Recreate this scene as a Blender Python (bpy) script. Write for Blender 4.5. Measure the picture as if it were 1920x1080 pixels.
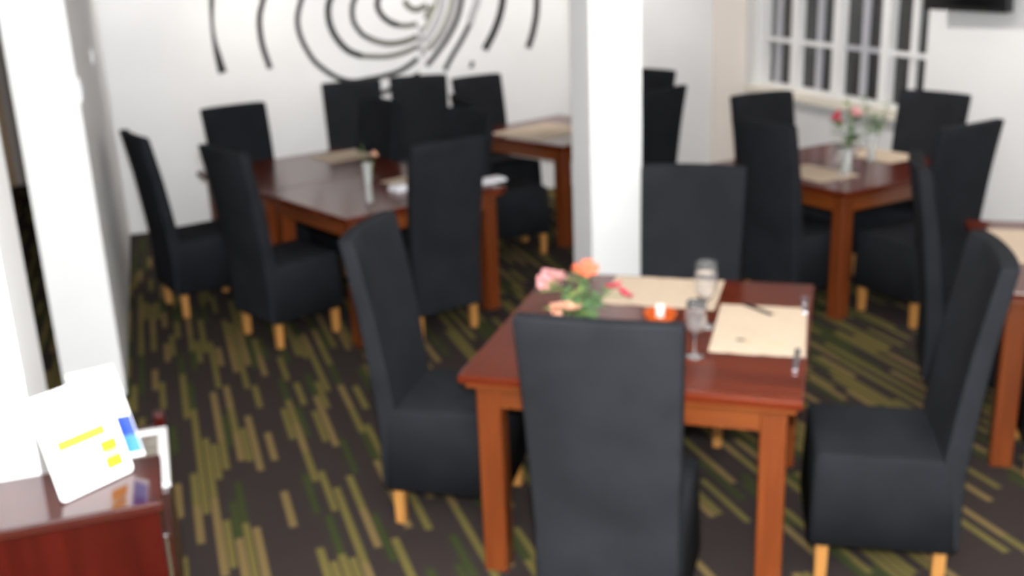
import bpy, bmesh, math, random
from mathutils import Vector, Matrix
random.seed(7)
PI = math.pi
scene = bpy.context.scene
for o in list(bpy.data.objects):
    bpy.data.objects.remove(o)
C = scene.collection

# ------------------------------------------------------------------ camera
F_PX, PITCH, ROLL, CAM_H = 1994.4, 0.3077, -0.0393, 2.0589
cam_d = bpy.data.cameras.new('camera')
cam = bpy.data.objects.new('camera', cam_d)
C.objects.link(cam)
_f = Vector((0, math.cos(PITCH), -math.sin(PITCH)))
_u = Vector((0, math.sin(PITCH), math.cos(PITCH)))
_r = Vector((1, 0, 0))
r2 = _r * math.cos(ROLL) + _u * math.sin(ROLL)
u2 = -_r * math.sin(ROLL) + _u * math.cos(ROLL)
m = Matrix.Identity(4)
for i in range(3):
    m[i][0], m[i][1], m[i][2] = r2[i], u2[i], -_f[i]
m[2][3] = CAM_H
cam.matrix_world = m
cam_d.sensor_fit = 'HORIZONTAL'
cam_d.sensor_width = 36.0
cam_d.lens = 36.0 * F_PX / 1920.0
cam_d.clip_start = 0.05
cam_d.dof.use_dof = True              # the photograph is focused far too near
cam_d.dof.focus_distance = 0.6
cam_d.dof.aperture_fstop = 8.0
scene.camera = cam

# ------------------------------------------------------------------ world, lights, exposure
world = bpy.data.worlds.new('night')
scene.world = world
world.use_nodes = True
world.node_tree.nodes['Background'].inputs[0].default_value = (0.5, 0.55, 0.65, 1)
world.node_tree.nodes['Background'].inputs[1].default_value = 0.006
scene.view_settings.view_transform = 'Standard'
scene.view_settings.look = 'None'
scene.view_settings.gamma = 1.0
scene.view_settings.use_curve_mapping = False
scene.view_settings.exposure = 0.0
FLASH_W, DOWN_W, WALL_FILL_W, MURAL_W = 960.0, 9.0, 74.0, 18.0

fl = bpy.data.lights.new('camera_flash', 'POINT')
fl.energy = FLASH_W
fl.color = (0.94, 0.97, 1.0)
fl.shadow_soft_size = 0.04
flo = bpy.data.objects.new('camera_flash', fl)
C.objects.link(flo)
flo.location = (0.02, 0.03, CAM_H + 0.13)

# ------------------------------------------------------------------ room axes: A along the mural wall, B towards it
ANG = math.radians(18)
A = Vector((math.cos(ANG), math.sin(ANG), 0))
B = Vector((-math.sin(ANG), math.cos(ANG), 0))
def rm(a, b, z=0.0):
    v = A * a + B * b
    return Vector((v.x, v.y, z))

# ------------------------------------------------------------------ materials
def srgb(r, g, b):
    def l(c):
        c /= 255.0
        return c / 12.92 if c <= 0.04045 else ((c + 0.055) / 1.055) ** 2.4
    return (l(r), l(g), l(b), 1)
class NT:
    def __init__(s, name):
        s.m = bpy.data.materials.new(name)
        s.m.use_nodes = True
        s.t = s.m.node_tree
        s.p = s.t.nodes['Principled BSDF']
    def n(s, typ, **kw):
        nd = s.t.nodes.new(typ)
        for k, v in kw.items():
            setattr(nd, k, v)
        return nd
    def l(s, a, b):
        s.t.links.new(a, b)
    def math(s, op, a, b=None):
        nd = s.n('ShaderNodeMath', operation=op)
        for i, x in enumerate((a, b)):
            if x is None:
                continue
            if isinstance(x, (int, float)):
                nd.inputs[i].default_value = x
            else:
                s.l(x, nd.inputs[i])
        return nd.outputs[0]
    def ramp(s, fac, stops, interp='LINEAR'):
        nd = s.n('ShaderNodeValToRGB')
        cr = nd.color_ramp
        cr.interpolation = interp
        while len(cr.elements) < len(stops):
            cr.elements.new(0.5)
        for e, (pos, col) in zip(cr.elements, stops):
            e.position = pos
            e.color = col
        s.l(fac, nd.inputs[0])
        return nd.outputs[0]
    def bump(s, h, strength, dist):
        nd = s.n('ShaderNodeBump')
        nd.inputs['Strength'].default_value = strength
        nd.inputs['Distance'].default_value = dist
        s.l(h, nd.inputs['Height'])
        s.l(nd.outputs[0], s.p.inputs['Normal'])
def simple(name, col, rough=0.5, metal=0.0, spec=0.5, vary=0.06, scale=14.0, coat=0.0):
    k = NT(name)
    tc = k.n('ShaderNodeTexCoord')
    nz = k.n('ShaderNodeTexNoise')
    nz.inputs['Scale'].default_value = scale
    nz.inputs['Detail'].default_value = 4
    k.l(tc.outputs['Object'], nz.inputs['Vector'])
    lo = tuple(c * (1 - vary) for c in col[:3]) + (1,)
    hi = tuple(min(1, c * (1 + vary)) for c in col[:3]) + (1,)
    k.l(k.ramp(nz.outputs[0], [(0.3, lo), (0.7, hi)]), k.p.inputs['Base Color'])
    k.p.inputs['Roughness'].default_value = rough
    k.p.inputs['Metallic'].default_value = metal
    k.p.inputs['Specular IOR Level'].default_value = spec
    k.p.inputs['Coat Weight'].default_value = coat
    return k.m
def paint(name, col, rough=0.55):
    k = NT(name)
    tc = k.n('ShaderNodeTexCoord')
    nz = k.n('ShaderNodeTexNoise')
    nz.inputs['Scale'].default_value = 2.2
    nz.inputs['Detail'].default_value = 5
    k.l(tc.outputs['Object'], nz.inputs['Vector'])
    lo = tuple(c * 0.965 for c in col[:3]) + (1,)
    k.l(k.ramp(nz.outputs[0], [(0.35, lo), (0.65, col)]), k.p.inputs['Base Color'])
    n2 = k.n('ShaderNodeTexNoise')
    n2.inputs['Scale'].default_value = 180
    k.l(tc.outputs['Object'], n2.inputs['Vector'])
    k.bump(n2.outputs[0], 0.08, 0.002)
    k.p.inputs['Roughness'].default_value = rough
    k.p.inputs['Specular IOR Level'].default_value = 0.3
    return k.m
def wood(name, c_dark, c_mid, c_light, axis=0, rough=0.25, coat=0.3, scale=1.0, spec=0.5):
    k = NT(name)
    tc = k.n('ShaderNodeTexCoord')
    mp = k.n('ShaderNodeMapping')
    s = [9.0 * scale, 9.0 * scale, 9.0 * scale]
    s[axis] = 0.7 * scale
    mp.inputs['Scale'].default_value = s
    k.l(tc.outputs['Object'], mp.inputs['Vector'])
    nz = k.n('ShaderNodeTexNoise')
    nz.inputs['Scale'].default_value = 1.6
    nz.inputs['Detail'].default_value = 6
    nz.inputs['Distortion'].default_value = 0.6
    k.l(mp.outputs[0], nz.inputs['Vector'])
    n2 = k.n('ShaderNodeTexNoise')
    n2.inputs['Scale'].default_value = 9
    n2.inputs['Detail'].default_value = 3
    k.l(mp.outputs[0], n2.inputs['Vector'])
    mix = k.math('ADD', k.math('MULTIPLY', nz.outputs[0], 0.75), k.math('MULTIPLY', n2.outputs[0], 0.25))
    k.l(k.ramp(mix, [(0.3, c_dark), (0.5, c_mid), (0.72, c_light)]), k.p.inputs['Base Color'])
    k.bump(n2.outputs[0], 0.05, 0.001)
    k.p.inputs['Roughness'].default_value = rough
    k.p.inputs['Coat Weight'].default_value = coat
    k.p.inputs['Specular IOR Level'].default_value = spec
    k.p.inputs['Coat Roughness'].default_value = 0.08
    return k.m
def fabric(name, col):
    k = NT(name)
    tc = k.n('ShaderNodeTexCoord')
    nz = k.n('ShaderNodeTexNoise')
    nz.inputs['Scale'].default_value = 5
    nz.inputs['Detail'].default_value = 6
    k.l(tc.outputs['Object'], nz.inputs['Vector'])
    lo = tuple(c * 0.8 for c in col[:3]) + (1,)
    hi = tuple(c * 1.2 for c in col[:3]) + (1,)
    k.l(k.ramp(nz.outputs[0], [(0.3, lo), (0.7, hi)]), k.p.inputs['Base Color'])
    wv = k.n('ShaderNodeTexNoise')
    wv.inputs['Scale'].default_value = 420
    k.l(tc.outputs['Object'], wv.inputs['Vector'])
    n3 = k.n('ShaderNodeTexNoise')
    n3.inputs['Scale'].default_value = 7
    k.l(tc.outputs['Object'], n3.inputs['Vector'])
    k.bump(k.math('ADD', k.math('MULTIPLY', wv.outputs[0], 0.15), n3.outputs[0]), 0.25, 0.01)
    k.p.inputs['Roughness'].default_value = 0.95
    k.p.inputs['Specular IOR Level'].default_value = 0.06
    k.p.inputs['Sheen Weight'].default_value = 0.0
    k.p.inputs['Sheen Roughness'].default_value = 0.5
    return k.m
def carpet():
    k = NT('striped_carpet')
    tc = k.n('ShaderNodeTexCoord')
    mp = k.n('ShaderNodeMapping', vector_type='TEXTURE')
    mp.inputs['Rotation'].default_value = (0, 0, ANG)
    k.l(tc.outputs['Object'], mp.inputs['Vector'])
    sp = k.n('ShaderNodeSeparateXYZ')
    k.l(mp.outputs[0], sp.inputs[0])
    u, v = sp.outputs[0], sp.outputs[1]
    dark, green, olive, tan = srgb(51, 44, 42), srgb(54, 60, 34), srgb(98, 89, 50), srgb(110, 93, 60)
    def dashes(period, off, width, length, gain, seed):
        # rows of dashes: one row every period, each cut into cells of random tone
        q = k.math('ADD', k.math('DIVIDE', u, period), 400.0 + off)
        col = k.math('FLOOR', q)
        fr = k.math('FRACT', q)
        w1 = k.n('ShaderNodeTexWhiteNoise', noise_dimensions='1D')
        k.l(k.math('ADD', col, seed), w1.inputs['W'])
        cell = k.math('FLOOR', k.math('ADD', k.math('DIVIDE', v, length), k.math('MULTIPLY', w1.outputs[0], 37.0)))
        cb = k.n('ShaderNodeCombineXYZ')
        k.l(k.math('ADD', col, seed), cb.inputs[0])
        k.l(cell, cb.inputs[1])
        w2 = k.n('ShaderNodeTexWhiteNoise', noise_dimensions='2D')
        k.l(cb.outputs[0], w2.inputs['Vector'])
        mask = k.math('LESS_THAN', fr, width)
        return k.math('MULTIPLY', k.math('MULTIPLY', w2.outputs[0], gain), mask)
    val = k.math('MAXIMUM', dashes(0.068, 0.0, 0.44, 0.30, 1.0, 0.0), dashes(0.068, 0.5, 0.40, 0.36, 0.66, 517.0))
    colr = k.ramp(val, [(0, dark), (0.44, green), (0.55, olive), (0.80, tan)], 'CONSTANT')
    nz = k.n('ShaderNodeTexNoise')
    nz.inputs['Scale'].default_value = 160
    nz.inputs['Detail'].default_value = 3
    k.l(tc.outputs['Object'], nz.inputs['Vector'])
    mx = k.n('ShaderNodeMix', data_type='RGBA', blend_type='MULTIPLY')
    mx.inputs[0].default_value = 0.55
    k.l(colr, mx.inputs[6])
    k.l(k.ramp(nz.outputs[0], [(0.3, (0.55, 0.55, 0.55, 1)), (0.7, (1, 1, 1, 1))]), mx.inputs[7])
    k.l(mx.outputs[2], k.p.inputs['Base Color'])
    k.bump(nz.outputs[0], 0.5, 0.004)
    k.p.inputs['Roughness'].default_value = 1.0
    k.p.inputs['Specular IOR Level'].default_value = 0.05
    return k.m
def glass(name, col=(1, 1, 1, 1), rough=0.0, ior=1.45, trans=1.0):
    k = NT(name)
    k.p.inputs['Base Color'].default_value = col
    k.p.inputs['Roughness'].default_value = rough
    k.p.inputs['IOR'].default_value = ior
    k.p.inputs['Transmission Weight'].default_value = trans
    return k.m
def emit(name, col, st):
    k = NT(name)
    k.p.inputs['Base Color'].default_value = col
    k.p.inputs['Emission Color'].default_value = col
    k.p.inputs['Emission Strength'].default_value = st
    return k.m
M = dict(
    wall=paint('white_wall_paint', srgb(226, 226, 226)),
    wall_warm=paint('cream_wall_paint', srgb(232, 222, 214)),
    ceil=paint('ceiling_paint', srgb(232, 230, 226)),
    white=simple('white_gloss_paint', srgb(228, 228, 228), 0.35, vary=0.02),
    cream=simple('cream_gloss_paint', srgb(226, 218, 204), 0.4, vary=0.03),
    grey_frame=simple('grey_aluminium', srgb(178, 178, 184), 0.45, vary=0.03),
    hall=paint('hall_grey_paint', srgb(176, 166, 158)),
    jamb=wood('jamb_timber', srgb(130, 100, 66), srgb(160, 128, 90), srgb(176, 146, 108), 2, 0.4, 0.1),
    carpet=carpet(),
    black=fabric('black_cover_cloth', srgb(31, 32, 35)),
    leg=wood('pale_oak', srgb(140, 92, 42), srgb(164, 114, 58), srgb(178, 132, 76), 2, 0.45, 0.1),
    top=wood('stained_table_top', srgb(60, 18, 7), srgb(80, 27, 11), srgb(94, 36, 15), 0, 0.2, 0.03, spec=0.26),
    apron=wood('stained_apron', srgb(84, 38, 14), srgb(106, 52, 19), srgb(122, 64, 26), 0, 0.3, 0.3),
    tleg=wood('stained_leg', srgb(78, 34, 12), srgb(99, 46, 17), srgb(114, 56, 24), 2, 0.3, 0.3),
    mahog=wood('mahogany', srgb(34, 3, 1), srgb(48, 6, 3), srgb(60, 11, 5), 2, 0.3, 0.08, spec=0.2),
    mahog_top=wood('mahogany_top', srgb(40, 12, 10), srgb(52, 18, 14), srgb(62, 22, 16), 0, 0.14, 0.2, spec=0.4),
    mat=simple('tan_paper', srgb(188, 169, 148), 0.8, vary=0.05, scale=30),
    paper=simple('white_paper', srgb(236, 236, 236), 0.6, vary=0.02),
    napkin=simple('napkin_cloth', srgb(232, 232, 236), 0.9, vary=0.04),
    ink=simple('mural_black', srgb(16, 15, 13), 0.6, vary=0.1),
    inkgrey=simple('mural_grey', srgb(168, 166, 170), 0.6, vary=0.05),
    inktaupe=simple('mural_taupe', srgb(150, 148, 136), 0.6, vary=0.05),
    inkshade=simple('mural_dark_taupe', srgb(96, 94, 84), 0.6, vary=0.05),
    glass=glass('clear_glass', trans=0.95),  # slight diffuse white mixed in, imitating highlights on the glassware
    vase_glass=glass('vase_glass_glint_white', (0.95, 0.97, 0.95, 1), 0.08, 1.45, 0.72),  # diffuse white in the vase glass stands in for its bright reflections
    amber=glass('amber_glass', srgb(206, 92, 30), 0.05, 1.45, 0.45),
    pane=glass('window_glass', (0.8, 0.82, 0.82, 1)),
    acrylic=glass('acrylic', (1, 1, 1, 1), 0.02, 1.3),
    steel=simple('steel', srgb(200, 200, 208), 0.2, 1.0, vary=0.03),
    darkmetal=simple('dark_metal', srgb(50, 46, 44), 0.35, 0.8, vary=0.03),
    tv=simple('tv_black', srgb(24, 24, 25), 0.25, vary=0.04),
    screen=simple('screen_black', srgb(12, 12, 13), 0.12, vary=0.02),
    rubber=simple('black_rubber', srgb(18, 18, 18), 0.6),
    stem=simple('flower_stem', srgb(92, 122, 62), 0.6, vary=0.15),
    leaf=simple('flower_leaf', srgb(86, 120, 74), 0.55, vary=0.2),
    leafpale=simple('pale_leaf', srgb(150, 170, 96), 0.55, vary=0.2),
    pink=simple('pink_petal', srgb(226, 160, 160), 0.6, vary=0.1),
    peach=simple('peach_petal', srgb(236, 178, 150), 0.6, vary=0.12),
    orange=simple('orange_petal', srgb(232, 112, 78), 0.6, vary=0.15),
    rose=simple('rose_petal', srgb(216, 62, 88), 0.6, vary=0.15),
    yellow=simple('yellow_print', srgb(226, 190, 40), 0.6, vary=0.04),
    gold=simple('gold_print', srgb(200, 130, 10), 0.6, vary=0.15),
    greenink=simple('green_print', srgb(30, 60, 40), 0.6),
    blue=simple('blue_print', srgb(30, 60, 150), 0.5, vary=0.1),
    skyblue=simple('sky_blue_print', srgb(60, 120, 180), 0.5, vary=0.1),
    faint=simple('faint_print', srgb(186, 168, 130), 0.8),
    wax=simple('white_wax', srgb(240, 238, 230), 0.4, vary=0.02),
    magazine=simple('magazine_print', srgb(120, 112, 104), 0.5, vary=0.5, scale=30),
    lampglow=emit('lamp_glow', (1, 0.93, 0.84, 1), 1.5),
)

# ------------------------------------------------------------------ helpers
def link(name, me, mat=None, parent=None):
    if mat is not None and not me.materials:
        me.materials.append(M[mat] if isinstance(mat, str) else mat)
    o = bpy.data.objects.new(name, me)
    C.objects.link(o)
    o.parent = parent
    return o
def mesh(bm, name, smooth=False):
    me = bpy.data.meshes.new(name)
    bmesh.ops.recalc_face_normals(bm, faces=bm.faces)
    bm.to_mesh(me)
    bm.free()
    if smooth:
        for p in me.polygons:
            p.use_smooth = True
    return me
def tag(o, label=None, cat=None, group=None, kind=None):
    for k, v in (('label', label), ('category', cat), ('group', group), ('kind', kind)):
        if v:
            o[k] = v
    return o
def thing(name, label, cat, loc=(0, 0, 0), rz=0.0, group=None):
    o = bpy.data.objects.new(name, None)
    o.empty_display_size = 0.1
    C.objects.link(o)
    o.location = loc
    o.rotation_euler = (0, 0, rz)
    return tag(o, label, cat, group)
def hexa(bm, p):
    """p: 8 points, bottom ring then top ring"""
    v = [bm.verts.new(q) for q in p]
    for f in ((0, 3, 2, 1), (4, 5, 6, 7), (0, 1, 5, 4), (1, 2, 6, 5), (2, 3, 7, 6), (3, 0, 4, 7)):
        bm.faces.new([v[i] for i in f])
    return v
def box(bm, x0, x1, y0, y1, z0, z1):
    return hexa(bm, [(x0, y0, z0), (x1, y0, z0), (x1, y1, z0), (x0, y1, z0),
                     (x0, y0, z1), (x1, y0, z1), (x1, y1, z1), (x0, y1, z1)])
def bevel(bm, w, seg=2):
    bmesh.ops.bevel(bm, geom=list(bm.edges), offset=w, segments=seg, affect='EDGES', profile=0.6)
def boxmesh(name, x0, x1, y0, y1, z0, z1, bev=0.0, seg=2):
    bm = bmesh.new()
    box(bm, x0, x1, y0, y1, z0, z1)
    if bev:
        bevel(bm, bev, seg)
    return mesh(bm, name)
def boxobj(name, mat, parent, x0, x1, y0, y1, z0, z1, bev=0.0, seg=2):
    return link(name, boxmesh(name, x0, x1, y0, y1, z0, z1, bev, seg), mat, parent)
def rbox(bm, a0, a1, b0, b1, z0, z1):
    pts = [(a0, b0), (a1, b0), (a1, b1), (a0, b1)]
    hexa(bm, [rm(a, b, z0) for a, b in pts] + [rm(a, b, z1) for a, b in pts])
def lathe(name, prof, n=24):
    bm = bmesh.new()
    rings = []
    for r, z in prof:
        if r < 1e-6:
            rings.append([bm.verts.new((0, 0, z))])
        else:
            rings.append([bm.verts.new((r * math.cos(2 * PI * i / n), r * math.sin(2 * PI * i / n), z)) for i in range(n)])
    for a, b in zip(rings, rings[1:]):
        for i in range(n):
            j = (i + 1) % n
            if len(a) == 1 and len(b) == 1:
                continue
            if len(a) == 1:
                bm.faces.new((a[0], b[i], b[j]))
            elif len(b) == 1:
                bm.faces.new((a[i], a[j], b[0]))
            else:
                bm.faces.new((a[i], a[j], b[j], b[i]))
    return mesh(bm, name, True)
def tube(bm, pts, r, n=6, r2=None):
    pts = [Vector(p) for p in pts]
    rings = []
    for i, p in enumerate(pts):
        d = (pts[min(i + 1, len(pts) - 1)] - pts[max(i - 1, 0)]).normalized()
        x = d.orthogonal().normalized()
        y = d.cross(x)
        rr = r if r2 is None else r + (r2 - r) * i / (len(pts) - 1)
        rings.append([bm.verts.new(p + (x * math.cos(2 * PI * k / n) + y * math.sin(2 * PI * k / n)) * rr) for k in range(n)])
    for a, b in zip(rings, rings[1:]):
        for k in range(n):
            bm.faces.new((a[k], a[(k + 1) % n], b[(k + 1) % n], b[k]))
    bm.faces.new(list(reversed(rings[0])))
    bm.faces.new(rings[-1])
def structure(name, bm, mat, parent=None):
    o = link(name, mesh(bm, name), mat, parent)
    if parent is None:
        tag(o, kind='structure')
    return o

# ------------------------------------------------------------------ the setting
CEIL = 2.75
MB, WA, LA = 8.83, 5.20, -0.33       # mural wall, window wall, partition planes
bm = bmesh.new(); rbox(bm, -4.2, 5.9, -2.2, 12.0, -0.08, 0.0); structure('floor', bm, 'carpet')
bm = bmesh.new(); rbox(bm, -4.2, 5.9, -2.2, 12.0, CEIL, CEIL + 0.1); structure('ceiling', bm, 'ceil')
bm = bmesh.new(); rbox(bm, LA - 0.02, WA + 0.3, MB, MB + 0.15, 0, CEIL); structure('wall_back', bm, 'wall')
# partition with its square end, and the nearer pier of the same partition
bm = bmesh.new(); rbox(bm, LA - 0.28, LA, 5.33, MB, 0, CEIL); structure('wall_left', bm, 'wall')
bm = bmesh.new(); rbox(bm, -1.05, -0.412, 2.79, 3.19, 0, CEIL); structure('wall_left_pier', bm, 'wall')
bm = bmesh.new(); rbox(bm, -4.2, -1.2, 11.5, 11.65, 0, CEIL); structure('wall_hall', bm, 'hall')
bm = bmesh.new(); rbox(bm, -4.2, -4.05, -2.2, 11.5, 0, CEIL); structure('wall_hall_side', bm, 'hall')
bm = bmesh.new(); rbox(bm, -1.2, LA - 0.02, MB + 0.0, MB + 0.15, 0, CEIL)
bm.free()
bm = bmesh.new(); rbox(bm, -4.2, 5.9, -2.2, -2.05, 0, CEIL); structure('wall_front', bm, 'wall')
bm = bmesh.new(); rbox(bm, -1.47, -1.415, 11.46, 11.5, 0, 2.1); structure('trim_1', bm, 'jamb')
bm = bmesh.new(); rbox(bm, 4.88, WA, MB - 0.04, MB, 0, CEIL); structure('trim_2', bm, 'wall_warm')
# window wall with its opening
WB0, WB1, WZ0, WZ1 = 6.33, 8.62, 0.80, 2.25
bm = bmesh.new()
rbox(bm, WA, WA + 0.25, -2.05, WB0, 0, CEIL)
rbox(bm, WA, WA + 0.25, WB1, MB, 0, CEIL)
rbox(bm, WA, WA + 0.25, WB0, WB1, 0, WZ0 - 0.03)
rbox(bm, WA, WA + 0.25, WB0, WB1, WZ1, CEIL)
structure('wall_right', bm, 'wall')
win = thing('window_1', 'tall white-framed window of four casements, dark outside', 'window')
win['kind'] = 'structure'
def wbox(name, mat, a0, a1, b0, b1, z0, z1):
    bm = bmesh.new(); rbox(bm, a0, a1, b0, b1, z0, z1)
    return link(name, mesh(bm, name), mat, win)
wbox('window_sill', 'cream', WA - 0.09, WA + 0.10, WB0 - 0.02, WB1 + 0.03, WZ0 - 0.045, WZ0)
FA0, FA1 = WA + 0.07, WA + 0.13
wbox('window_frame', 'white', FA0, FA1, WB1 - 0.07, WB1, WZ0, WZ1)
wbox('window_frame', 'white', FA0, FA1, WB0, WB0 + 0.04, WZ0, WZ1)
wbox('window_frame', 'white', FA0, FA1, WB0 + 0.04, WB1 - 0.07, WZ1 - 0.06, WZ1)
wbox('window_frame', 'white', FA0, FA1, WB0 + 0.04, WB1 - 0.07, WZ0, WZ0 + 0.035)
muls = [8.08, 7.48, 6.87]
edges = [WB1 - 0.07]
for mb in muls:
    wbox('mullion', 'white', FA0 - 0.012, FA1, mb - 0.05, mb + 0.05, WZ0 + 0.035, WZ1 - 0.06)
    edges += [mb + 0.05, mb - 0.05]
edges.append(WB0 + 0.04)
for i in range(4):
    hi, lo = edges[2 * i], edges[2 * i + 1]
    mid = (hi + lo) / 2 + (0.06 if i == 0 else 0)
    wbox('glazing_bar', 'grey_frame' if i != 3 else 'white', FA0 + 0.03, FA1 - 0.005, mid - 0.034, mid + 0.034, WZ0 + 0.035, WZ1 - 0.06)
    for z in (1.215, 1.66):
        wbox('glazing_bar', 'white' if i != 2 else 'grey_frame', FA0 + (0.0 if i != 2 else 0.028), FA0 + 0.029 if i != 2 else FA1 - 0.006, lo, hi, z - 0.019, z + 0.019)
    wbox('pane', 'pane', FA1 - 0.004, FA1, lo, hi, WZ0 + 0.035, WZ1 - 0.06)
# free-standing square column
bm = bmesh.new(); rbox(bm, 2.02, 2.298, 4.863, 5.117, 0, CEIL)
col_o = structure('column', bm, 'wall')
tag(col_o, 'white square column standing behind the flower table', 'column')
# light switch and latch on the partition
sw = thing('light_switch', 'small white switch plate on the partition wall', 'light switch', rm(LA, 6.99, 1.50), ANG)
boxobj('plate', 'white', sw, 0, 0.012, -0.04, 0.04, 0, 0.09, 0.003)
boxobj('rocker', 'white', sw, 0.012, 0.018, -0.012, 0.012, 0.03, 0.06, 0.002)
la = thing('door_latch', 'small white latch on the edge of the bright partition end', 'latch', rm(LA, 5.37, 1.44), ANG)
boxobj('body', 'white', la, 0, 0.012, -0.03, 0.03, 0.02, 0.13, 0.004)
boxobj('bolt', 'steel', la, 0.012, 0.018, -0.008, 0.008, 0.04, 0.10, 0.002)

# ------------------------------------------------------------------ ceiling downlights (unseen, placed for the ambient light)
dl_ring = lathe('trim_ring', [(0.075, 0), (0.095, 0), (0.095, -0.012), (0.075, -0.012), (0.075, 0)], 20)
dl_lens = lathe('lens', [(0, -0.003), (0.074, -0.003), (0.074, -0.008), (0, -0.008)], 20)
dl_ring.materials.append(M['white']); dl_lens.materials.append(M['lampglow'])
n_l = 0
for b in (-0.3, 1.9, 4.1):
    for a in (0.7, 2.5, 4.3):
        n_l += 1
        t = thing('ceiling_downlight', 'round recessed downlight in the white ceiling', 'ceiling light', rm(a, b, CEIL), 0, 'recessed ceiling downlights')
        link('trim_ring', dl_ring, None, t)
        link('lens', dl_lens, None, t)
        L = bpy.data.lights.new('downlight_lamp', 'AREA')
        L.shape = 'DISK'; L.size = 0.14; L.energy = DOWN_W; L.color = (1, 0.93, 0.85); L.spread = math.radians(170)
        lo = bpy.data.objects.new('downlight_lamp', L); C.objects.link(lo); lo.parent = t; lo.location = (0, 0, -0.02)
# fill spots added to brighten the mural and window walls; two warm mural lamps
def washer(a, b, ta, tb, tz, energy, col, label, group, cone=95):
    t = thing('fill_or_warm_spot', label, 'ceiling light', rm(a, b, CEIL), 0, group)
    link('trim_ring', dl_ring, None, t)
    link('lens', dl_lens, None, t)
    L = bpy.data.lights.new('fill_or_warm_lamp', 'SPOT')
    L.energy = energy; L.color = col; L.spot_size = math.radians(cone); L.spot_blend = 0.7; L.shadow_soft_size = 0.05
    lo = bpy.data.objects.new('fill_or_warm_lamp', L); C.objects.link(lo); lo.parent = t; lo.location = (0, 0, -0.02)
    d = rm(ta, tb, tz) - rm(a, b, CEIL - 0.02)
    lo.rotation_mode = 'QUATERNION'
    lo.rotation_quaternion = d.to_track_quat('-Z', 'Y')
for a in (0.3, 1.4, 2.5, 3.6, 4.6):
    washer(a, MB - 0.95, a, MB, 0.8, WALL_FILL_W * (0.7 if a > 4 else 1.0), (1, 0.95, 0.9), 'unseen ceiling spot added to brighten the mural wall', 'added mural wall fill spots')
for b in (2.4, 4.4, 6.5):
    washer(WA - 1.7, b, WA, b, 0.8, WALL_FILL_W * (2.3 if b > 6 else 0.9), (1, 0.95, 0.9), 'unseen ceiling spot added to brighten the window wall', 'added window wall fill spots')
for a, e in ((0.72, 1.3), (3.5, 0.6)):
    washer(a, MB - 0.22, a, MB, 1.9, MURAL_W * e, (1, 0.62, 0.3), 'warm spot close above the line mural', 'warm mural spots', 60)

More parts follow.
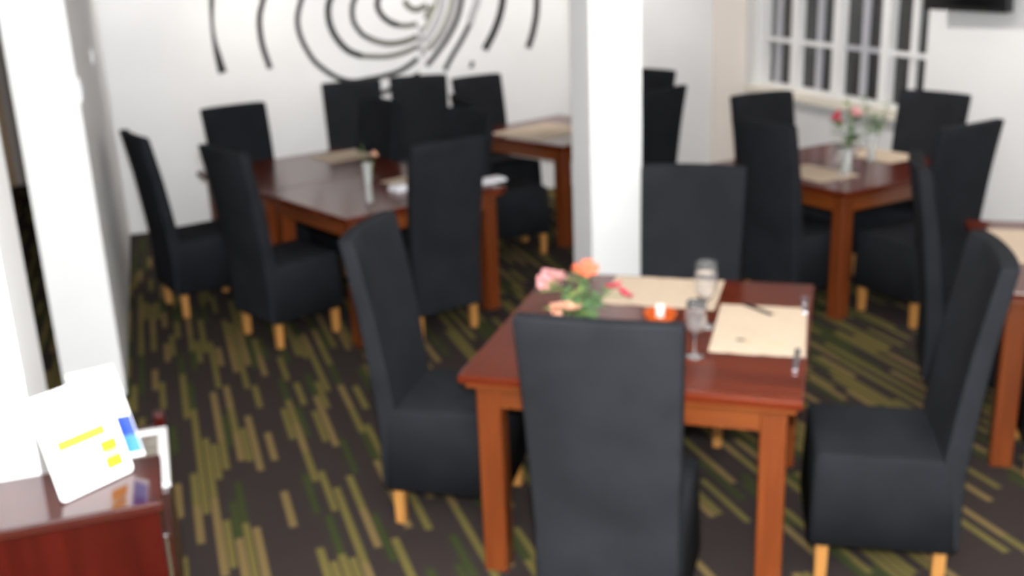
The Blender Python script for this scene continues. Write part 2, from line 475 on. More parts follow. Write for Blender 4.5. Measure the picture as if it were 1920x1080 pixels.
# ------------------------------------------------------------------ mural of black line arcs
def cr(pts, n=8):
    out = []
    P = [pts[0]] + pts + [pts[-1]]
    for i in range(1, len(P) - 2):
        p0, p1, p2, p3 = P[i - 1:i + 3]
        for k in range(n):
            t = k / n
            out.append(tuple(0.5 * (2 * b + (c - a) * t + (2 * a - 5 * b + 4 * c - d) * t * t + (-a + 3 * b - 3 * c + d) * t ** 3)
                             for a, b, c, d in zip(p0, p1, p2, p3)))
    out.append(tuple(pts[-1]))
    return out
mural = thing('wall_mural', 'large mural of black curved lines on the white back wall', 'mural', rm(1.9, MB, 0), ANG)
MUR = [
    ('ink', [(0.661, 2.306, 0.029), (0.615, 2.191, 0.029), (0.571, 2.069, 0.029), (0.538, 1.939, 0.029), (0.516, 1.775, 0.029), (0.499, 1.608, 0.02), (0.5, 1.473, 0.024), (0.515, 1.342, 0.039), (0.534, 1.217, 0.049)]),
    ('ink', [(0.98, 1.931, 0.032), (0.907, 1.756, 0.032), (0.866, 1.636, 0.032), (0.857, 1.52, 0.032), (0.868, 1.388, 0.032), (0.906, 1.225, 0.032)]),
    ('ink', [(2.165, 1.875, 0.029), (2.108, 1.923, 0.029), (2.016, 1.982, 0.029), (1.88, 2.029, 0.029), (1.766, 2.053, 0.029), (1.653, 2.075, 0.029), (1.552, 2.061, 0.029), (1.449, 2.018, 0.029), (1.336, 1.942, 0.029), (1.257, 1.85, 0.029), (1.204, 1.741, 0.029), (1.16, 1.606, 0.029), (1.165, 1.481, 0.029), (1.21, 1.353, 0.029), (1.271, 1.25, 0.029), (1.372, 1.158, 0.029), (1.469, 1.1, 0.029), (1.57, 1.075, 0.029), (1.689, 1.084, 0.029), (1.81, 1.098, 0.029), (1.956, 1.131, 0.029), (2.058, 1.182, 0.029), (2.122, 1.226, 0.029)]),
    ('ink', [(1.707, 1.944, 0.037), (1.596, 1.907, 0.037), (1.503, 1.829, 0.037), (1.43, 1.73, 0.037), (1.407, 1.627, 0.037), (1.419, 1.522, 0.037), (1.467, 1.414, 0.037), (1.547, 1.324, 0.037), (1.653, 1.275, 0.037)]),
    ('inkshade', [(1.653, 1.275, 0.029), (1.852, 1.258, 0.029), (2.004, 1.28, 0.029), (2.128, 1.323, 0.029)]),
    ('ink', [(1.75, 1.842, 0.029), (1.696, 1.814, 0.029), (1.627, 1.72, 0.029), (1.602, 1.631, 0.029), (1.612, 1.539, 0.029), (1.667, 1.452, 0.029), (1.716, 1.417, 0.029)]),
    ('inkshade', [(1.716, 1.417, 0.034), (1.787, 1.384, 0.034), (1.897, 1.359, 0.034), (2.025, 1.369, 0.034), (2.133, 1.402, 0.034)]),
    ('ink', [(1.999, 1.848, 0.034), (1.932, 1.829, 0.034), (1.862, 1.784, 0.034), (1.82, 1.711, 0.034), (1.815, 1.648, 0.034), (1.847, 1.583, 0.034), (1.909, 1.53, 0.034), (1.975, 1.503, 0.034)]),
    ('inkshade', [(1.975, 1.503, 0.029), (2.042, 1.494, 0.029), (2.133, 1.503, 0.029)]),
    ('inkshade', [(2.041, 1.7, 0.034), (2.067, 1.649, 0.034), (2.133, 1.617, 0.034), (2.225, 1.648, 0.034)]),
    ('ink', [(1.754, 0.955, 0.029), (1.838, 0.975, 0.029), (1.94, 1.019, 0.029), (2.066, 1.072, 0.029), (2.129, 1.097, 0.029)]),
    ('ink', [(2.27, 2.351, 0.029), (2.353, 2.247, 0.029), (2.435, 2.127, 0.029), (2.503, 1.985, 0.029), (2.537, 1.829, 0.029), (2.528, 1.675, 0.029), (2.478, 1.52, 0.029), (2.392, 1.38, 0.029), (2.293, 1.262, 0.029), (2.194, 1.159, 0.029)]),
    ('inkgrey', [(2.616, 2.016, 0.044), (2.638, 1.931, 0.044), (2.671, 1.823, 0.044), (2.664, 1.669, 0.044), (2.619, 1.563, 0.044), (2.588, 1.477, 0.044)]),
    ('ink', [(2.588, 1.477, 0.029), (2.499, 1.337, 0.029), (2.414, 1.217, 0.029), (2.346, 1.111, 0.029)]),
    ('ink', [(2.749, 2.147, 0.044), (2.82, 2.011, 0.044), (2.868, 1.874, 0.044), (2.89, 1.744, 0.044), (2.887, 1.658, 0.044), (2.853, 1.528, 0.044), (2.792, 1.393, 0.044), (2.707, 1.257, 0.044)]),
    ('ink', [(3.128, 2.078, 0.039), (3.164, 1.963, 0.039), (3.191, 1.818, 0.039), (3.193, 1.643, 0.039), (3.181, 1.511, 0.039), (3.144, 1.364, 0.039), (3.099, 1.248, 0.039)]),
    ('ink', [(2.599, 1.168, 0.024), (2.589, 1.143, 0.024), (2.577, 1.114, 0.024)]),
    ('inktaupe', [(2.248, 2.236, 0.029), (2.345, 2.13, 0.029), (2.419, 1.975, 0.029), (2.449, 1.833, 0.029), (2.44, 1.68, 0.029), (2.394, 1.539, 0.029), (2.3, 1.385, 0.029), (2.187, 1.283, 0.029)]),
    ('inkgrey', [(2.292, 2.228, 0.034), (2.382, 2.115, 0.034), (2.45, 1.987, 0.034), (2.487, 1.831, 0.034), (2.479, 1.678, 0.034), (2.424, 1.523, 0.034), (2.339, 1.397, 0.034), (2.233, 1.288, 0.034)]),
    ('inkgrey', [(2.236, 2.168, 0.034), (2.284, 2.105, 0.034), (2.35, 1.963, 0.034), (2.373, 1.836, 0.034), (2.364, 1.684, 0.034), (2.326, 1.557, 0.034), (2.241, 1.418, 0.034), (2.184, 1.356, 0.034)]),
    ('inktaupe', [(2.223, 2.086, 0.024), (2.256, 2.023, 0.024), (2.296, 1.931, 0.024), (2.32, 1.839, 0.024), (2.311, 1.686, 0.024), (2.275, 1.595, 0.024), (2.224, 1.505, 0.024), (2.182, 1.443, 0.024)]),
    ('inkshade', [(2.27, 1.646, 0.024), (2.229, 1.591, 0.024), (2.207, 1.542, 0.024)]),
    ('inkgrey', [(2.161, 1.48, 0.029), (2.163, 1.393, 0.029), (2.147, 1.322, 0.029), (2.176, 1.233, 0.029)]),
]
for mat, pts in MUR:
    # pts: (distance along wall, height, line width)
    c = cr(pts)
    bm = bmesh.new()
    rows = []
    for i, (s, z, w) in enumerate(c):
        a, b = c[max(i - 1, 0)], c[min(i + 1, len(c) - 1)]
        d = Vector((b[0] - a[0], b[1] - a[1]))
        d = d.normalized() if d.length > 1e-6 else Vector((0, 1))
        nx, nz = -d.y * w * 0.68, d.x * w * 0.68
        rows.append([bm.verts.new((s - 1.9 + sg * nx, yy, z + sg * nz)) for yy in (-0.004, 0.0) for sg in (-1, 1)])
    for r0, r1 in zip(rows, rows[1:]):
        for i, j in ((0, 1), (1, 3), (3, 2), (2, 0)):
            bm.faces.new((r0[i], r0[j], r1[j], r1[i]))
    for r in (rows[0], rows[-1]):
        bm.faces.new((r[0], r[1], r[3], r[2]))
    link('painted_arc', mesh(bm, 'painted_arc'), mat, mural)

# ------------------------------------------------------------------ television on its bracket
tv = thing('television', 'black flat television on a bracket high on the right wall', 'television', rm(WA - 0.13, 5.82, 1.57), ANG)
tv.rotation_euler = (0, math.radians(-5), ANG + math.radians(3))
boxobj('housing', 'tv', tv, -0.03, 0.03, -0.36, 0.36, 0.0, 0.46, 0.008)
boxobj('screen', 'screen', tv, -0.033, -0.0305, -0.34, 0.34, 0.03, 0.44)
boxobj('bracket', 'darkmetal', tv, 0.03, 0.12, -0.08, 0.08, 0.15, 0.31)

# ------------------------------------------------------------------ chairs
def chair_meshes():
    out = {}
    # seat cover with skirt
    bm = bmesh.new()
    hexa(bm, [(-0.226, -0.225, 0.155), (0.226, -0.225, 0.155), (0.224, 0.235, 0.155), (-0.224, 0.235, 0.155),
              (-0.216, -0.2, 0.475), (0.216, -0.2, 0.475), (0.214, 0.222, 0.482), (-0.214, 0.222, 0.482)])
    top = [e for e in bm.edges if all(v.co.z > 0.4 for v in e.verts)]
    side = [e for e in bm.edges if abs(e.verts[0].co.z - e.verts[1].co.z) > 0.2]
    bmesh.ops.bevel(bm, geom=top + side, offset=0.022, segments=4, affect='EDGES', profile=0.5)
    out['seat_cover'] = mesh(bm, 'seat_cover', True)
    # back cover: leaning, bowed backwards, thick
    NU, NV = 12, 14
    bm = bmesh.new()
    grid = {}
    for side_ in (0, 1):
        for j in range(NV + 1):
            z = 0.155 + (1.12 - 0.155) * j / NV
            t = max(0.0, (z - 0.42) / 0.70)
            hw = 0.214 + 0.018 * t
            lean = 0.10 * (0.75 * t + 0.25 * t * t)
            bow = 0.024 * min(1.0, t * 1.6)
            th = 0.075 - 0.02 * t
            for i in range(NU + 1):
                u = -1 + 2 * i / NU
                y = -0.238 - lean - bow * (1 - u * u) + bow * 0.5 + (th if side_ else 0)
                zz = z - (0.004 * abs(u) ** 6 if j == NV else 0)
                grid[side_, i, j] = bm.verts.new((u * hw, y, zz))
    for j in range(NV):
        for i in range(NU):
            for s in (0, 1):
                bm.faces.new((grid[s, i, j], grid[s, i + 1, j], grid[s, i + 1, j + 1], grid[s, i, j + 1]))
        for i in (0, NU):
            bm.faces.new((grid[0, i, j], grid[1, i, j], grid[1, i, j + 1], grid[0, i, j + 1]))
    for i in range(NU):
        for j in (0, NV):
            bm.faces.new((grid[0, i, j], grid[1, i, j], grid[1, i + 1, j], grid[0, i + 1, j]))
    bmesh.ops.recalc_face_normals(bm, faces=bm.faces)
    sharp = [e for e in bm.edges if len(e.link_faces) == 2 and e.calc_face_angle(0) > 1.0]
    bmesh.ops.bevel(bm, geom=sharp, offset=0.010, segments=3, affect='EDGES', profile=0.5)
    out['back_cover'] = mesh(bm, 'back_cover', True)
    # leg
    bm = bmesh.new()
    hexa(bm, [(-0.018, -0.018, 0), (0.018, -0.018, 0), (0.018, 0.018, 0), (-0.018, 0.018, 0),
              (-0.023, -0.023, 0.3), (0.023, -0.023, 0.3), (0.023, 0.023, 0.3), (-0.023, 0.023, 0.3)])
    bevel(bm, 0.003, 1)
    out['leg'] = mesh(bm, 'leg')
    for k, me in out.items():
        me.materials.append(M['leg' if k == 'leg' else 'black'])
    return out
CH = chair_meshes()
LEGS = [(-0.18, 0.185), (0.18, 0.185), (-0.18, -0.185), (0.18, -0.185)]
def make_chair(x, y, facing, label, group):
    t = thing('dining_chair', label, 'chair', (x, y, 0), math.radians(facing - 90), group)
    link('seat_cover', CH['seat_cover'], None, t)
    link('back_cover', CH['back_cover'], None, t)
    for lx, ly in LEGS:
        l = link('leg', CH['leg'], None, t)
        l.location = (lx, ly, 0)
    return t
G1, G2, G3, G4, G5 = ('chairs around the flower table', 'chairs around the long table', 'chairs around the table behind the column',
                      'chairs around the table by the window', 'chairs at the table on the right edge')
CHAIRS = [
    (0.312, 2.95, 72.6, 'black covered chair in the foreground, its back to the viewer, before the flower table', G1),
    (-0.23, 3.73, -14, 'black covered chair drawn up to the left side of the flower table', G1),
    (1.215, 3.245, 168, 'black covered chair at the right side of the flower table, turned left', G1),
    (0.736, 4.36, 252.6, 'black covered chair at the far side of the flower table, beside the white column', G1),
    (-1.93, 6.4, 33, 'leftmost black covered chair, nearest the partition, at the long table', G2),
    (-1.28, 5.8, 42, 'black covered chair on the left of the long table, nearer of the two there', G2),
    (-1.67, 7.09, 308.4, 'black covered chair at the far end of the long table, alone against the white wall', G2),
    (-0.48, 5.82, 125, 'black covered chair, back to the viewer, at the near end of the long table', G2),
    (-1.08, 7.14, 218.4, 'black covered chair on the far right of the long table, before the wall chairs', G2),
    (-0.455, 6.48, 218.4, 'black covered chair on the right of the long table, behind its near end', G2),
    (-1.14, 8.18, 282, 'black covered chair against the wall under the largest circle of the mural', 'chairs along the mural wall'),
    (-0.64, 8.42, 280, 'black covered chair against the wall under the right half of the mural', 'chairs along the mural wall'),
    (0.0, 7.38, 20, 'black covered chair on the near left side of the table behind the column', G3),
    (-0.035, 8.31, 308, 'black covered chair on the wall side of the table behind the column', G3),
    (0.95, 8.315, 223, 'black covered chair on the far right of the column, partly hidden, farther of two', G3),
    (0.89, 7.56, 133, 'black covered chair just right of the column, nearer of the two there', G3),
    (1.665, 5.945, 30, 'black covered chair on the left of the window table, beside the grey chair back', G4),
    (1.775, 6.625, 293, 'black covered chair on the wall side of the window table, below the window sill', G4),
    (2.435, 6.45, 217, 'black covered chair on the right of the window table, against the window end', G4),
    (2.26, 5.725, 119, 'black covered chair at the near right of the window table, back to the viewer', G4),
    (2.10, 4.51, -17, 'black covered chair seen edge-on at the left of the right-edge table', G5),
    (2.24, 3.88, 73, 'black covered chair tucked under the right-edge table, cut by the frame', G5),
]
for c in CHAIRS:
    make_chair(*c)

# ------------------------------------------------------------------ tables
def make_table(x, y, yaw, w, d, label, cat='table', group=None):
    t = thing('dining_table', label, cat, (x, y, 0), yaw, group)
    H = 0.75
    boxobj('table_top', 'top', t, -w / 2, w / 2, -d / 2, d / 2, H - 0.03, H, 0.006, 2)
    boxobj('moulding', 'apron', t, -w / 2 + 0.018, w / 2 - 0.018, -d / 2 + 0.018, d / 2 - 0.018, H - 0.052, H - 0.03, 0.006, 2)
    ix, iy, lw, ah = w / 2 - 0.045, d / 2 - 0.045, 0.082, 0.075
    zt = H - 0.052
    for s in (-1, 1):
        y0 = s * iy
        boxobj('apron', 'apron', t, -ix + lw, ix - lw, min(y0 - s * 0.004, y0 - s * 0.03), max(y0 - s * 0.004, y0 - s * 0.03), zt - ah, zt)
        x0 = s * ix
        o = boxobj('apron', 'apron', t, -iy + lw, iy - lw, min(-x0 + s * 0.004, -x0 + s * 0.03), max(-x0 + s * 0.004, -x0 + s * 0.03), zt - ah, zt)
        o.rotation_euler = (0, 0, PI / 2)
    lm = boxmesh('leg', -lw / 2, lw / 2, -lw / 2, lw / 2, 0, zt, 0.005, 1)
    for sx in (-1, 1):
        for sy in (-1, 1):
            l = link('leg', lm, 'tleg', t)
            l.location = (sx * (ix - lw / 2), sy * (iy - lw / 2), 0)
    return t
T1 = (0.5053, 3.611, -0.3029, 1.0875, 1.1761)
make_table(*T1, 'square brown table in the foreground with pink flowers and two mats')
ex, ey = Vector((math.cos(.6693), math.sin(.6693), 0)), Vector((-math.sin(.6693), math.cos(.6693), 0))
c2 = Vector((-1.0268, 6.5004, 0))
for s, lab in ((-1, 'near half of the long dark table, with the slim bud vase'), (1, 'far half of the long dark table, nearest the mural wall')):
    p = c2 + ey * s * 0.4815
    make_table(p.x, p.y, .6693, 1.0738, 0.960, lab, group='tables pushed together')
make_table(0.42, 8.05, math.radians(43), 1.05, 1.05, 'dark table behind the column, near the corner of the mural wall')
make_table(2.006, 6.317, math.radians(30), 1.10, 1.10, 'dark table by the window with two vases and glasses')
make_table(2.53, 4.21, math.radians(-17), 1.09, 1.15, 'brown table cut by the right edge of the picture')

# ------------------------------------------------------------------ things on the tables
ZT = 0.7502
def placemat(x, y, yaw, w, d, label, printed=False, wave=0.0):
    t = thing('placemat', label, 'placemat', (x, y, ZT), yaw, 'tan paper placemats')
    bm = bmesh.new()
    n = 14
    rows = []
    for i in range(n + 1):
        u = -w / 2 + w * i / n
        rows.append([bm.verts.new((u, v + (random.uniform(-1, 1) * 0.002), zz + wave * (0.5 + 0.5 * math.sin(i * 1.9)))) for v, zz in ((-d / 2, 0.0), (d / 2, 0.0), (d / 2, 0.0022), (-d / 2, 0.0022))])
    for r0, r1 in zip(rows, rows[1:]):
        for k in range(4):
            bm.faces.new((r0[k], r0[(k + 1) % 4], r1[(k + 1) % 4], r1[k]))
    bm.faces.new(rows[0]); bm.faces.new(list(reversed(rows[-1])))
    link('sheet', mesh(bm, 'sheet'), 'mat', t)
    if printed:
        # small emblem and a faint printed line
        z0, z1 = 0.0022 + wave, 0.0027 + wave
        e = boxobj('emblem', 'greenink', t, -0.075, -0.045, -0.135, -0.115, z0, z1)
        boxobj('emblem_tail', 'gold', e, -0.044, -0.03, -0.142, -0.130, z0, z1)
        boxobj('printed_line', 'faint', t, -0.02, 0.09, -0.147, -0.134, z0, z1)
    return t
placemat(0.595, 3.985, T1[2], 0.44, 0.36, 'tan paper mat at the far side of the flower table, behind the glasses', wave=0.0015)
placemat(0.870, 3.525, T1[2] + 0.02, 0.315, 0.50, 'tan paper mat with a small printed emblem, right side of the flower table', True)
placemat(-1.12, 7.27, .6693, 0.40, 0.32, 'tan paper mat at the far right corner of the long table')
placemat(-0.56, 6.33, .6693 + 0.1, 0.30, 0.30, 'tan paper mat on the long table beside the back-turned chair')
placemat(0.28, 7.97, math.radians(43), 0.62, 0.55, 'large tan paper mat on the table behind the column')
placemat(1.79, 6.10, math.radians(118), 0.42, 0.30, 'tan paper mat on the left of the window table')
placemat(2.33, 6.55, math.radians(120), 0.42, 0.30, 'tan paper mat on the right of the window table')
placemat(2.26, 4.42, math.radians(73), 0.55, 0.30, 'tan paper mat on the right-edge table')

def wine_glass(x, y, label, s=1.0):
    t = thing('wine_glass', label, 'wine glass', (x, y, ZT), 0, 'wine glasses')
    o = link('foot', WG[0], None, t); o.scale = (s, s, s)
    o = link('stem', WG[1], None, t); o.scale = (s, s, s)
    o = link('bowl', WG[2], None, t); o.scale = (s, s, s)
    return t
WG = [lathe('foot', [(0, 0), (0.034, 0.0), (0.035, 0.002), (0.012, 0.006), (0.0045, 0.012), (0, 0.012)]),
      lathe('stem', [(0, 0.0125), (0.0045, 0.0125), (0.0036, 0.04), (0.0038, 0.085), (0, 0.085)], 12),
      lathe('bowl', [(0, 0.0855), (0.006, 0.0855), (0.022, 0.098), (0.034, 0.12), (0.037, 0.145), (0.035, 0.18), (0.031, 0.215),
                     (0.0298, 0.215), (0.0338, 0.18), (0.0357, 0.145), (0.0328, 0.121), (0.021, 0.1), (0.004, 0.09), (0, 0.09)])]
for w_ in WG:
    w_.materials.append(M['glass'])
wine_glass(0.597, 3.292, 'stemmed wine glass nearest the viewer, right of the foreground chair back', 0.9)
wine_glass(0.685, 3.576, 'stemmed wine glass between the two mats of the flower table', 1.12)
wine_glass(1.87, 5.90, 'stemmed wine glass at the near corner of the window table', 0.9)
wine_glass(2.02, 6.14, 'stemmed wine glass beside the pink flowers on the window table', 0.95)

# amber tealight
t = thing('tealight_holder', 'amber glass tealight holder on the flower table', 'candle holder', (0.535, 3.655, ZT))
link('cup', lathe('cup', [(0, 0), (0.04, 0), (0.056, 0.012), (0.062, 0.034), (0.059, 0.034), (0.053, 0.014), (0.038, 0.004), (0, 0.004)]), 'amber', t)
t = thing('candle', 'short white candle standing in the amber glass holder', 'candle', (0.535, 3.655, ZT + 0.005))
link('wax', lathe('wax', [(0, 0), (0.015, 0), (0.016, 0.055), (0.014, 0.058), (0.0, 0.055)], 16), 'wax', t)
bm = bmesh.new(); tube(bm, [(0, 0, 0.0535), (0.001, 0, 0.066)], 0.001); link('wick', mesh(bm, 'wick'), 'rubber', t)

# cutlery
def cutlery(name, p0, p1, label, mat, head):
    p0, p1 = Vector(p0), Vector(p1)
    L = (p1 - p0).length
    t = thing(name, label, 'cutlery', (p0.x, p0.y, ZT + 0.0035), math.atan2(p1.y - p0.y, p1.x - p0.x))
    boxobj('handle', mat, t, 0, L * 0.55, -0.008, 0.008, 0, 0.005, 0.002)
    if head == 'blade':
        boxobj('blade', mat, t, L * 0.55, L, -0.010, 0.009, 0.001, 0.004, 0.001)
    else:
        boxobj('neck', mat, t, L * 0.55, L * 0.72, -0.004, 0.004, 0.001, 0.005, 0.001)
        for k in (-1.5, -0.5, 0.5, 1.5):
            boxobj('tine', mat, t, L * 0.72, L, k * 0.006 - 0.0018, k * 0.006 + 0.0018, 0.002, 0.004)
    return t
cutlery('table_knife', (0.885, 3.12), (0.945, 3.31), 'steel knife at the lower right corner of the printed mat', 'steel', 'blade')
cutlery('table_fork', (1.065, 3.66), (1.115, 3.85), 'steel fork at the upper right corner of the printed mat', 'steel', 'tines')
cutlery('table_knife', (0.865, 3.80), (0.945, 3.66), 'dark cutlery piece across the far edge of the printed mat', 'darkmetal', 'blade')

# napkins
def napkin(x, y, yaw, w, d, h, label):
    t = thing('napkin', label, 'napkin', (x, y, ZT), yaw, 'white folded napkins')
    boxobj('lower_fold', 'napkin', t, -w / 2, w / 2, -d / 2, d / 2, 0, h * 0.45, 0.003)
    o = boxobj('upper_fold', 'napkin', t, -w / 2 + 0.006, w / 2 - 0.004, -d / 2 + 0.005, d / 2 - 0.003, h * 0.46, h, 0.004)
    return t
napkin(-0.63, 6.08, .6693, 0.10, 0.10, 0.03, 'white folded napkin on the long table left of the back-turned chair')
napkin(-0.12, 6.22, .6693 - 0.1, 0.21, 0.10, 0.018, 'white folded napkin at the right corner of the long table')

# flowers
def bloom_mesh(name, mat, n=6, L=0.034, W=0.02, cup=0.6):
    bm = bmesh.new()
    for i in range(n):
        an = 2 * PI * i / n + (0.2 if i % 2 else 0)
        ca, sa = math.cos(an), math.sin(an)
        prev = None
        for k in range(5):
            t = k / 4
            r = L * (math.sin(t * PI / 2 * 1.1)) * (0.9 if i % 2 else 1.0)
            z = L * cup * t * (1.3 - 0.7 * t)
            w = W * math.sin(PI * (0.12 + 0.8 * t)) * 0.6
            row = [bm.verts.new((ca * r - sa * q * w, sa * r + ca * q * w, z + abs(q) * 0.006 + dz)) for dz in (0, -0.0012) for q in (-1, 0, 1)]
            if prev:
                for j in range(2):
                    bm.faces.new((prev[j], prev[j + 1], row[j + 1], row[j]))
                    bm.faces.new((prev[3 + j], row[3 + j], row[4 + j], prev[4 + j]))
                for a_, b_ in ((0, 3), (2, 5)):
                    bm.faces.new((prev[a_], row[a_], row[b_], prev[b_]))
            prev = row
    me = mesh(bm, name, True)
    me.materials.append(M[mat])
    return me
BL = {k: bloom_mesh('bloom', k) for k in ('pink', 'peach', 'orange', 'rose')}
def leaf_mesh(mat, L=0.07, W=0.014):
    bm = bmesh.new()
    prev = None
    for k in range(6):
        t = k / 5
        w = W * math.sin(PI * (0.08 + 0.9 * t))
        z = -0.02 * t * t
        row = [bm.verts.new((L * t, q * w, z + abs(q) * 0.003 + dz)) for dz in (0, -0.001) for q in (-1, 0, 1)]
        if prev:
            for j in range(2):
                bm.faces.new((prev[j], prev[j + 1], row[j + 1], row[j]))
                bm.faces.new((prev[3 + j], row[3 + j], row[4 + j], prev[4 + j]))
            for a_, b_ in ((0, 3), (2, 5)):
                bm.faces.new((prev[a_], row[a_], row[b_], prev[b_]))
        prev = row
    me = mesh(bm, 'leaf', True)
    me.materials.append(M[mat])
    return me
LF, LFP = leaf_mesh('leaf'), leaf_mesh('leafpale')
def flower(base, tip, bloom, label, leaves=3, size=1.0, pale=False, cat='flower', group=None, blooms=1):
    base, tip = Vector(base), Vector(tip)
    t = thing('cut_flower', label, cat, base, 0, group)
    d = tip - base
    side = Vector((d.x, d.y, 0)) * 0.25
    pts = [Vector((0, 0, 0)), d * 0.35 - side * 0.5, d * 0.7 - side * 0.3, d]
    bm = bmesh.new(); tube(bm, cr([tuple(p) for p in pts], 4), 0.0022, 6)
    st = link('stem', mesh(bm, 'stem', True), 'stem', t)
    for i in range(leaves):
        f = 0.45 + 0.5 * i / max(1, leaves)
        l = link('leaf', LFP if pale and i % 2 else LF, None, t)
        l.location = d * f - side * 0.3
        l.rotation_euler = (0, -0.5 + random.uniform(-0.2, 0.3), random.uniform(0, 2 * PI))
        s = size * random.uniform(0.8, 1.15)
        l.scale = (s, s, s)
    if bloom:
        for i in range(blooms):
            b = link('bloom', BL[bloom], None, t)
            off = Vector((0, 0, 0)) if i == 0 else Vector((random.uniform(-.036, .036), random.uniform(-.03, .03), random.uniform(-.035, .01)))
            b.location = d + off
            if i:
                bm = bmesh.new(); tube(bm, [d * 0.8 - side * 0.2, d * 0.9 + off * 0.6, d + off], 0.0016, 5)
                link('bloom_stalk', mesh(bm, 'bloom_stalk', True), 'stem', st)
            b.rotation_euler = (random.uniform(-0.7, 0.7) + 0.4, random.uniform(-0.6, 0.6), random.uniform(0, 6))
            b.scale = (size, size, size)
    return t
def vase(name, x, y, r, h, label, flare=1.15):
    t = thing(name, label, 'vase', (x, y, ZT))
    prof = [(0, 0), (r * 0.85, 0), (r * 0.9, 0.004), (r * 0.8, h * 0.4), (r * flare, h), (r * flare - 0.0025, h), (r * 0.8 - 0.003, h * 0.4), (r * 0.9 - 0.004, 0.012), (0, 0.01)]
    link('body', lathe('body', prof), 'vase_glass', t)
    link('water', lathe('water', [(0, 0.0115), (r * 0.9 - 0.006, 0.0135), (r * 0.8 - 0.0045, h * 0.4), (0, h * 0.4)]), 'glass', t)
    return t
vx, vy = 0.245, 3.63
vase('flower_vase', vx, vy, 0.03, 0.075, 'short glass vase of pink flowers on the flower table')
vb = (vx, vy, ZT + 0.014)
flower(vb, (0.15, 3.74, 0.91), 'pink', 'pale pink flower at the left of the foreground vase', 6, 1.3, True, blooms=4, group='flowers in the foreground vase')
flower(vb, (0.285, 3.76, 0.925), 'orange', 'orange flower standing highest in the foreground vase', 6, 1.1, blooms=2, group='flowers in the foreground vase')
flower(vb, (0.365, 3.63, 0.89), 'rose', 'deep rose flower leaning right from the foreground vase', 6, 1.0, blooms=2, group='flowers in the foreground vase')
flower(vb, (0.165, 3.50, 0.865), 'peach', 'peach flower hanging low at the front of the foreground vase', 6, 1.2, True, blooms=3, group='flowers in the foreground vase')
flower(vb, (0.24, 3.70, 0.955), None, 'thin green sprig rising above the foreground flowers', 5, 0.7, True, 'foliage', 'flowers in the foreground vase')
flower(vb, (0.235, 3.55, 0.85), None, 'leafy green sprig drooping at the front of the foreground vase', 12, 1.2, False, 'foliage', 'flowers in the foreground vase')
t = thing('paper_tag', 'small white paper tag leaning beside the foreground flowers', 'tag', (0.115, 3.60, ZT), math.radians(-38))
o = boxobj('card', 'paper', t, -0.042, 0.042, -0.0012, 0.0012, 0, 0.05); o.rotation_euler = (math.radians(-62), 0, 0)
boxobj('clip', 'steel', t, -0.006, 0.006, -0.004, 0.006, 0.0, 0.006)

# slim bud vase on the long table
vase('bud_vase', -0.775, 5.813, 0.022, 0.22, 'slim tall glass bud vase on the long table', 1.25)
flower((-0.775, 5.813, ZT + 0.014), (-0.80, 5.86, 1.06), None, 'small green sprig in the slim bud vase', 5, 0.6, True, 'foliage')
flower((-0.775, 5.813, ZT + 0.014), (-0.73, 5.80, 1.015), 'peach', 'small peach bloom in the slim bud vase', 2, 0.6, True)
# two vases on the window table
vase('flower_vase', 1.95, 6.03, 0.034, 0.15, 'glass vase of pink flowers on the window table')
vb = (1.95, 6.03, ZT + 0.014)
flower(vb, (1.90, 6.04, 1.085), 'rose', 'rose pink flower at the left of the window table vase', 9, 1.1, blooms=3, group='flowers in the window table vase')
flower(vb, (1.985, 6.05, 1.10), 'pink', 'pale pink flower at the right of the window table vase', 9, 1.1, blooms=2, group='flowers in the window table vase')
flower(vb, (1.96, 6.08, 1.20), None, 'tall green sprig above the window table flowers', 6, 0.9, True, 'foliage', 'flowers in the window table vase')
vase('flower_vase', 2.22, 6.40, 0.030, 0.17, 'plain glass vase of green stems on the window table')
vb = (2.22, 6.40, ZT + 0.014)
flower(vb, (2.16, 6.42, 1.16), None, 'left green stem in the farther vase of the window table', 10, 0.9, False, 'foliage', 'stems in the farther window table vase')
flower(vb, (2.30, 6.38, 1.12), None, 'right green stem in the farther vase of the window table', 10, 0.9, True, 'foliage', 'stems in the farther window table vase')
flower(vb, (2.225, 6.40, 1.02), None, 'short leafy stem in the farther vase of the window table', 8, 0.9, False, 'foliage', 'stems in the farther window table vase')

# ------------------------------------------------------------------ mahogany cabinet with a lower shelf unit
SA, CB0, CB1, CB2, CT, ST = -0.112, 2.50, 2.782, 3.585, 0.80, 0.55
cab = thing('cabinet', 'red mahogany cabinet with a glossy top in the lower left corner', 'cabinet', rm(SA, CB0, 0), ANG)
boxobj('top', 'mahog_top', cab, -1.0, 0.0, 0.0, CB1 - CB0, CT - 0.028, CT, 0.006)
boxobj('front_panel', 'mahog', cab, -0.985, -0.012, 0.014, 0.034, 0.04, CT - 0.0285)
boxobj('side_panel', 'mahog', cab, -0.032, -0.012, 0.0345, CB1 - CB0 - 0.01, 0.04, CT - 0.0285)
boxobj('side_panel', 'mahog', cab, -0.985, -0.965, 0.0345, CB1 - CB0 - 0.01, 0.04, CT - 0.0285)
boxobj('back_panel', 'mahog', cab, -0.9645, -0.0325, CB1 - CB0 - 0.03, CB1 - CB0 - 0.01, 0.04, CT - 0.0285)
boxobj('plinth', 'rubber', cab, -0.97, -0.03, 0.03, CB1 - CB0 - 0.03, 0.0, 0.0395)
boxobj('corner_strip', 'steel', cab, -0.0115, -0.002, 0.05, 0.075, 0.045, CT - 0.12, 0.002)
sh = thing('side_unit', 'low mahogany unit on castors behind the cabinet', 'cabinet', rm(SA, CB1 + 0.005, 0), ANG)
D = CB2 - CB1 - 0.005
boxobj('top', 'mahog_top', sh, -0.28, 0.0, 0.0, D, ST - 0.025, ST, 0.005)
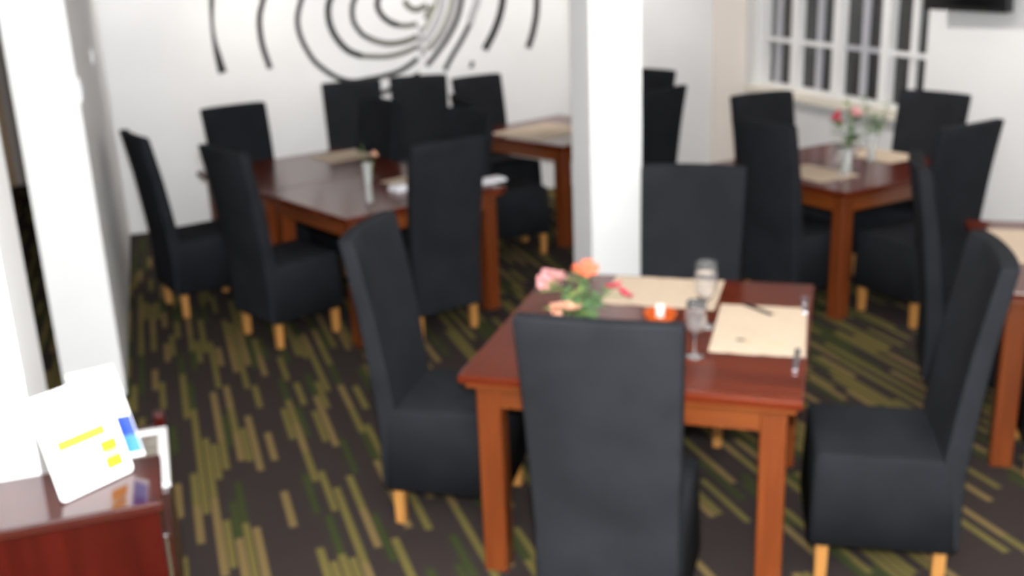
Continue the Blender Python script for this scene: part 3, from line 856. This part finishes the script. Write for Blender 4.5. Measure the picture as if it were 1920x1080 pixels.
boxobj('side_panel', 'mahog', sh, -0.024, -0.004, 0.01, D - 0.01, 0.07, ST - 0.0255)
boxobj('side_panel', 'mahog', sh, -0.276, -0.256, 0.01, D - 0.01, 0.07, ST - 0.0255)
boxobj('back_panel', 'mahog', sh, -0.2555, -0.0245, D - 0.03, D - 0.01, 0.07, ST - 0.0255)
boxobj('bottom_board', 'mahog', sh, -0.2555, -0.0245, 0.01, D - 0.031, 0.07, 0.09)
boxobj('corner_post', 'mahog', sh, -0.034, 0.0, D - 0.034, D, ST + 0.0005, ST + 0.05, 0.004)
for cx in (-0.03, -0.25):
    for cy in (0.04, D - 0.04):
        o = link('castor', lathe('castor', [(0, -0.012), (0.026, -0.012), (0.032, -0.006), (0.032, 0.006), (0.026, 0.012), (0, 0.012)], 16), 'rubber', sh)
        o.location = (cx, cy, 0.032); o.rotation_euler = (0, PI / 2, 0)
        boxobj('castor_fork', 'darkmetal', sh, cx - 0.016, cx + 0.016, cy - 0.01, cy + 0.01, 0.064, 0.0695)
# white framed picture lying on the side unit
fr = thing('picture_frame', 'white picture frame lying on the low unit beside the sign', 'picture frame', rm(SA + 0.004, 3.08, ST + 0.001), ANG)
fw, fd, bw = 0.262, 0.43, 0.03
boxobj('frame_side', 'white', fr, -bw, 0, 0, fd, 0, 0.016, 0.003)
boxobj('frame_side', 'white', fr, -fw, -fw + bw, 0, fd, 0, 0.016, 0.003)
boxobj('frame_side', 'white', fr, -fw + bw, -bw, fd - bw, fd, 0, 0.016, 0.003)
boxobj('frame_side', 'white', fr, -fw + bw, -bw, 0, bw, 0, 0.016, 0.003)
boxobj('picture', 'magazine', fr, -fw + bw, -bw, bw, fd - bw, 0, 0.008)

# sign holder on the cabinet: a leaning card with printed blocks, a folded leaflet behind
def panel_frame(o0, o1, top):
    """origin at lower left, x along the lower edge, z up the card"""
    x = (Vector(o1) - Vector(o0)).normalized()
    z = (Vector(top) - Vector(o0))
    z = (z - x * z.dot(x)).normalized()
    y = z.cross(x)
    mt = Matrix.Identity(4)
    for i in range(3):
        mt[i][0], mt[i][1], mt[i][2], mt[i][3] = x[i], y[i], z[i], o0[i]
    return mt
sg = thing('table_sign', 'white printed sign in a clear stand on the cabinet', 'sign')
sg.matrix_world = panel_frame((-1.125, 2.345, CT + 0.004), (-1.004, 2.512, CT + 0.004), (-1.190, 2.398, 1.055))
W_, H_ = 0.206, 0.268
def rcard(name, mat, parent, x0, x1, y0, y1, z0, z1, r=0.012):
    bm = bmesh.new()
    pts = []
    for cx, cz, a0 in ((x1 - r, z0 + r, -PI / 2), (x1 - r, z1 - r, 0), (x0 + r, z1 - r, PI / 2), (x0 + r, z0 + r, PI)):
        for k in range(5):
            an = a0 + PI / 2 * k / 4
            pts.append((cx + r * math.cos(an), cz + r * math.sin(an)))
    lo = [bm.verts.new((p[0], y0, p[1])) for p in pts]
    hi = [bm.verts.new((p[0], y1, p[1])) for p in pts]
    bm.faces.new(lo); bm.faces.new(list(reversed(hi)))
    for k in range(len(pts)):
        j = (k + 1) % len(pts)
        bm.faces.new((lo[k], lo[j], hi[j], hi[k]))
    return link(name, mesh(bm, name), mat, parent)
cd = rcard('card', 'paper', sg, 0, W_, -0.001, 0.0015, 0, H_)
boxobj('stand_foot', 'acrylic', sg, 0.0, W_, 0.0018, 0.05, -0.002, 0.001)
def pr(name, mat, x0, x1, z0, z1):
    return boxobj(name, mat, cd, x0 * W_, x1 * W_, -0.0016, -0.0011, z0 * H_, z1 * H_)
pr('printed_bar', 'yellow', 0.43, 0.76, 0.57, 0.605)
pr('printed_bar', 'yellow', 0.17, 0.82, 0.44, 0.54)
pr('printed_block', 'gold', 0.68, 0.91, 0.27, 0.385)
pr('printed_block', 'gold', 0.68, 0.91, 0.10, 0.225)
pr('printed_block', 'faint', 0.72, 0.88, 0.232, 0.268)
bm = bmesh.new()
n = 20
ring = []
for k in range(n):
    an = 0.9 + 2 * PI * k / n * 0.88
    ring.append([bm.verts.new((0.40 * W_ + rr * math.cos(an), yy, 0.845 * H_ + rr * math.sin(an))) for yy in (-0.0016, -0.0011) for rr in (0.0125, 0.0175)])
for q0, q1 in zip(ring, ring[1:]):
    for i, j in ((0, 1), (1, 3), (3, 2), (2, 0)):
        bm.faces.new((q0[i], q0[j], q1[j], q1[i]))
link('printed_ring', mesh(bm, 'printed_ring'), 'greenink', cd)
boxobj('printed_mark', 'greenink', cd, 0.40 * W_ + 0.010, 0.40 * W_ + 0.018, -0.0016, -0.0011, 0.845 * H_ + 0.012, 0.845 * H_ + 0.022)
lf = thing('leaflet', 'white and blue leaflet leaning behind the sign', 'leaflet')
lf.matrix_world = panel_frame((-1.113, 2.562, CT + 0.002), (-0.980, 2.530, CT + 0.037), (-1.188, 2.592, 1.05))
boxobj('page', 'paper', lf, 0.0, 0.146, -0.001, 0.001, 0, 0.252)
boxobj('printed_sky', 'blue', lf, 0.002, 0.145, -0.0016, -0.0011, 0.06, 0.115)
boxobj('printed_sea', 'skyblue', lf, 0.002, 0.145, -0.0016, -0.0011, 0.012, 0.0595)
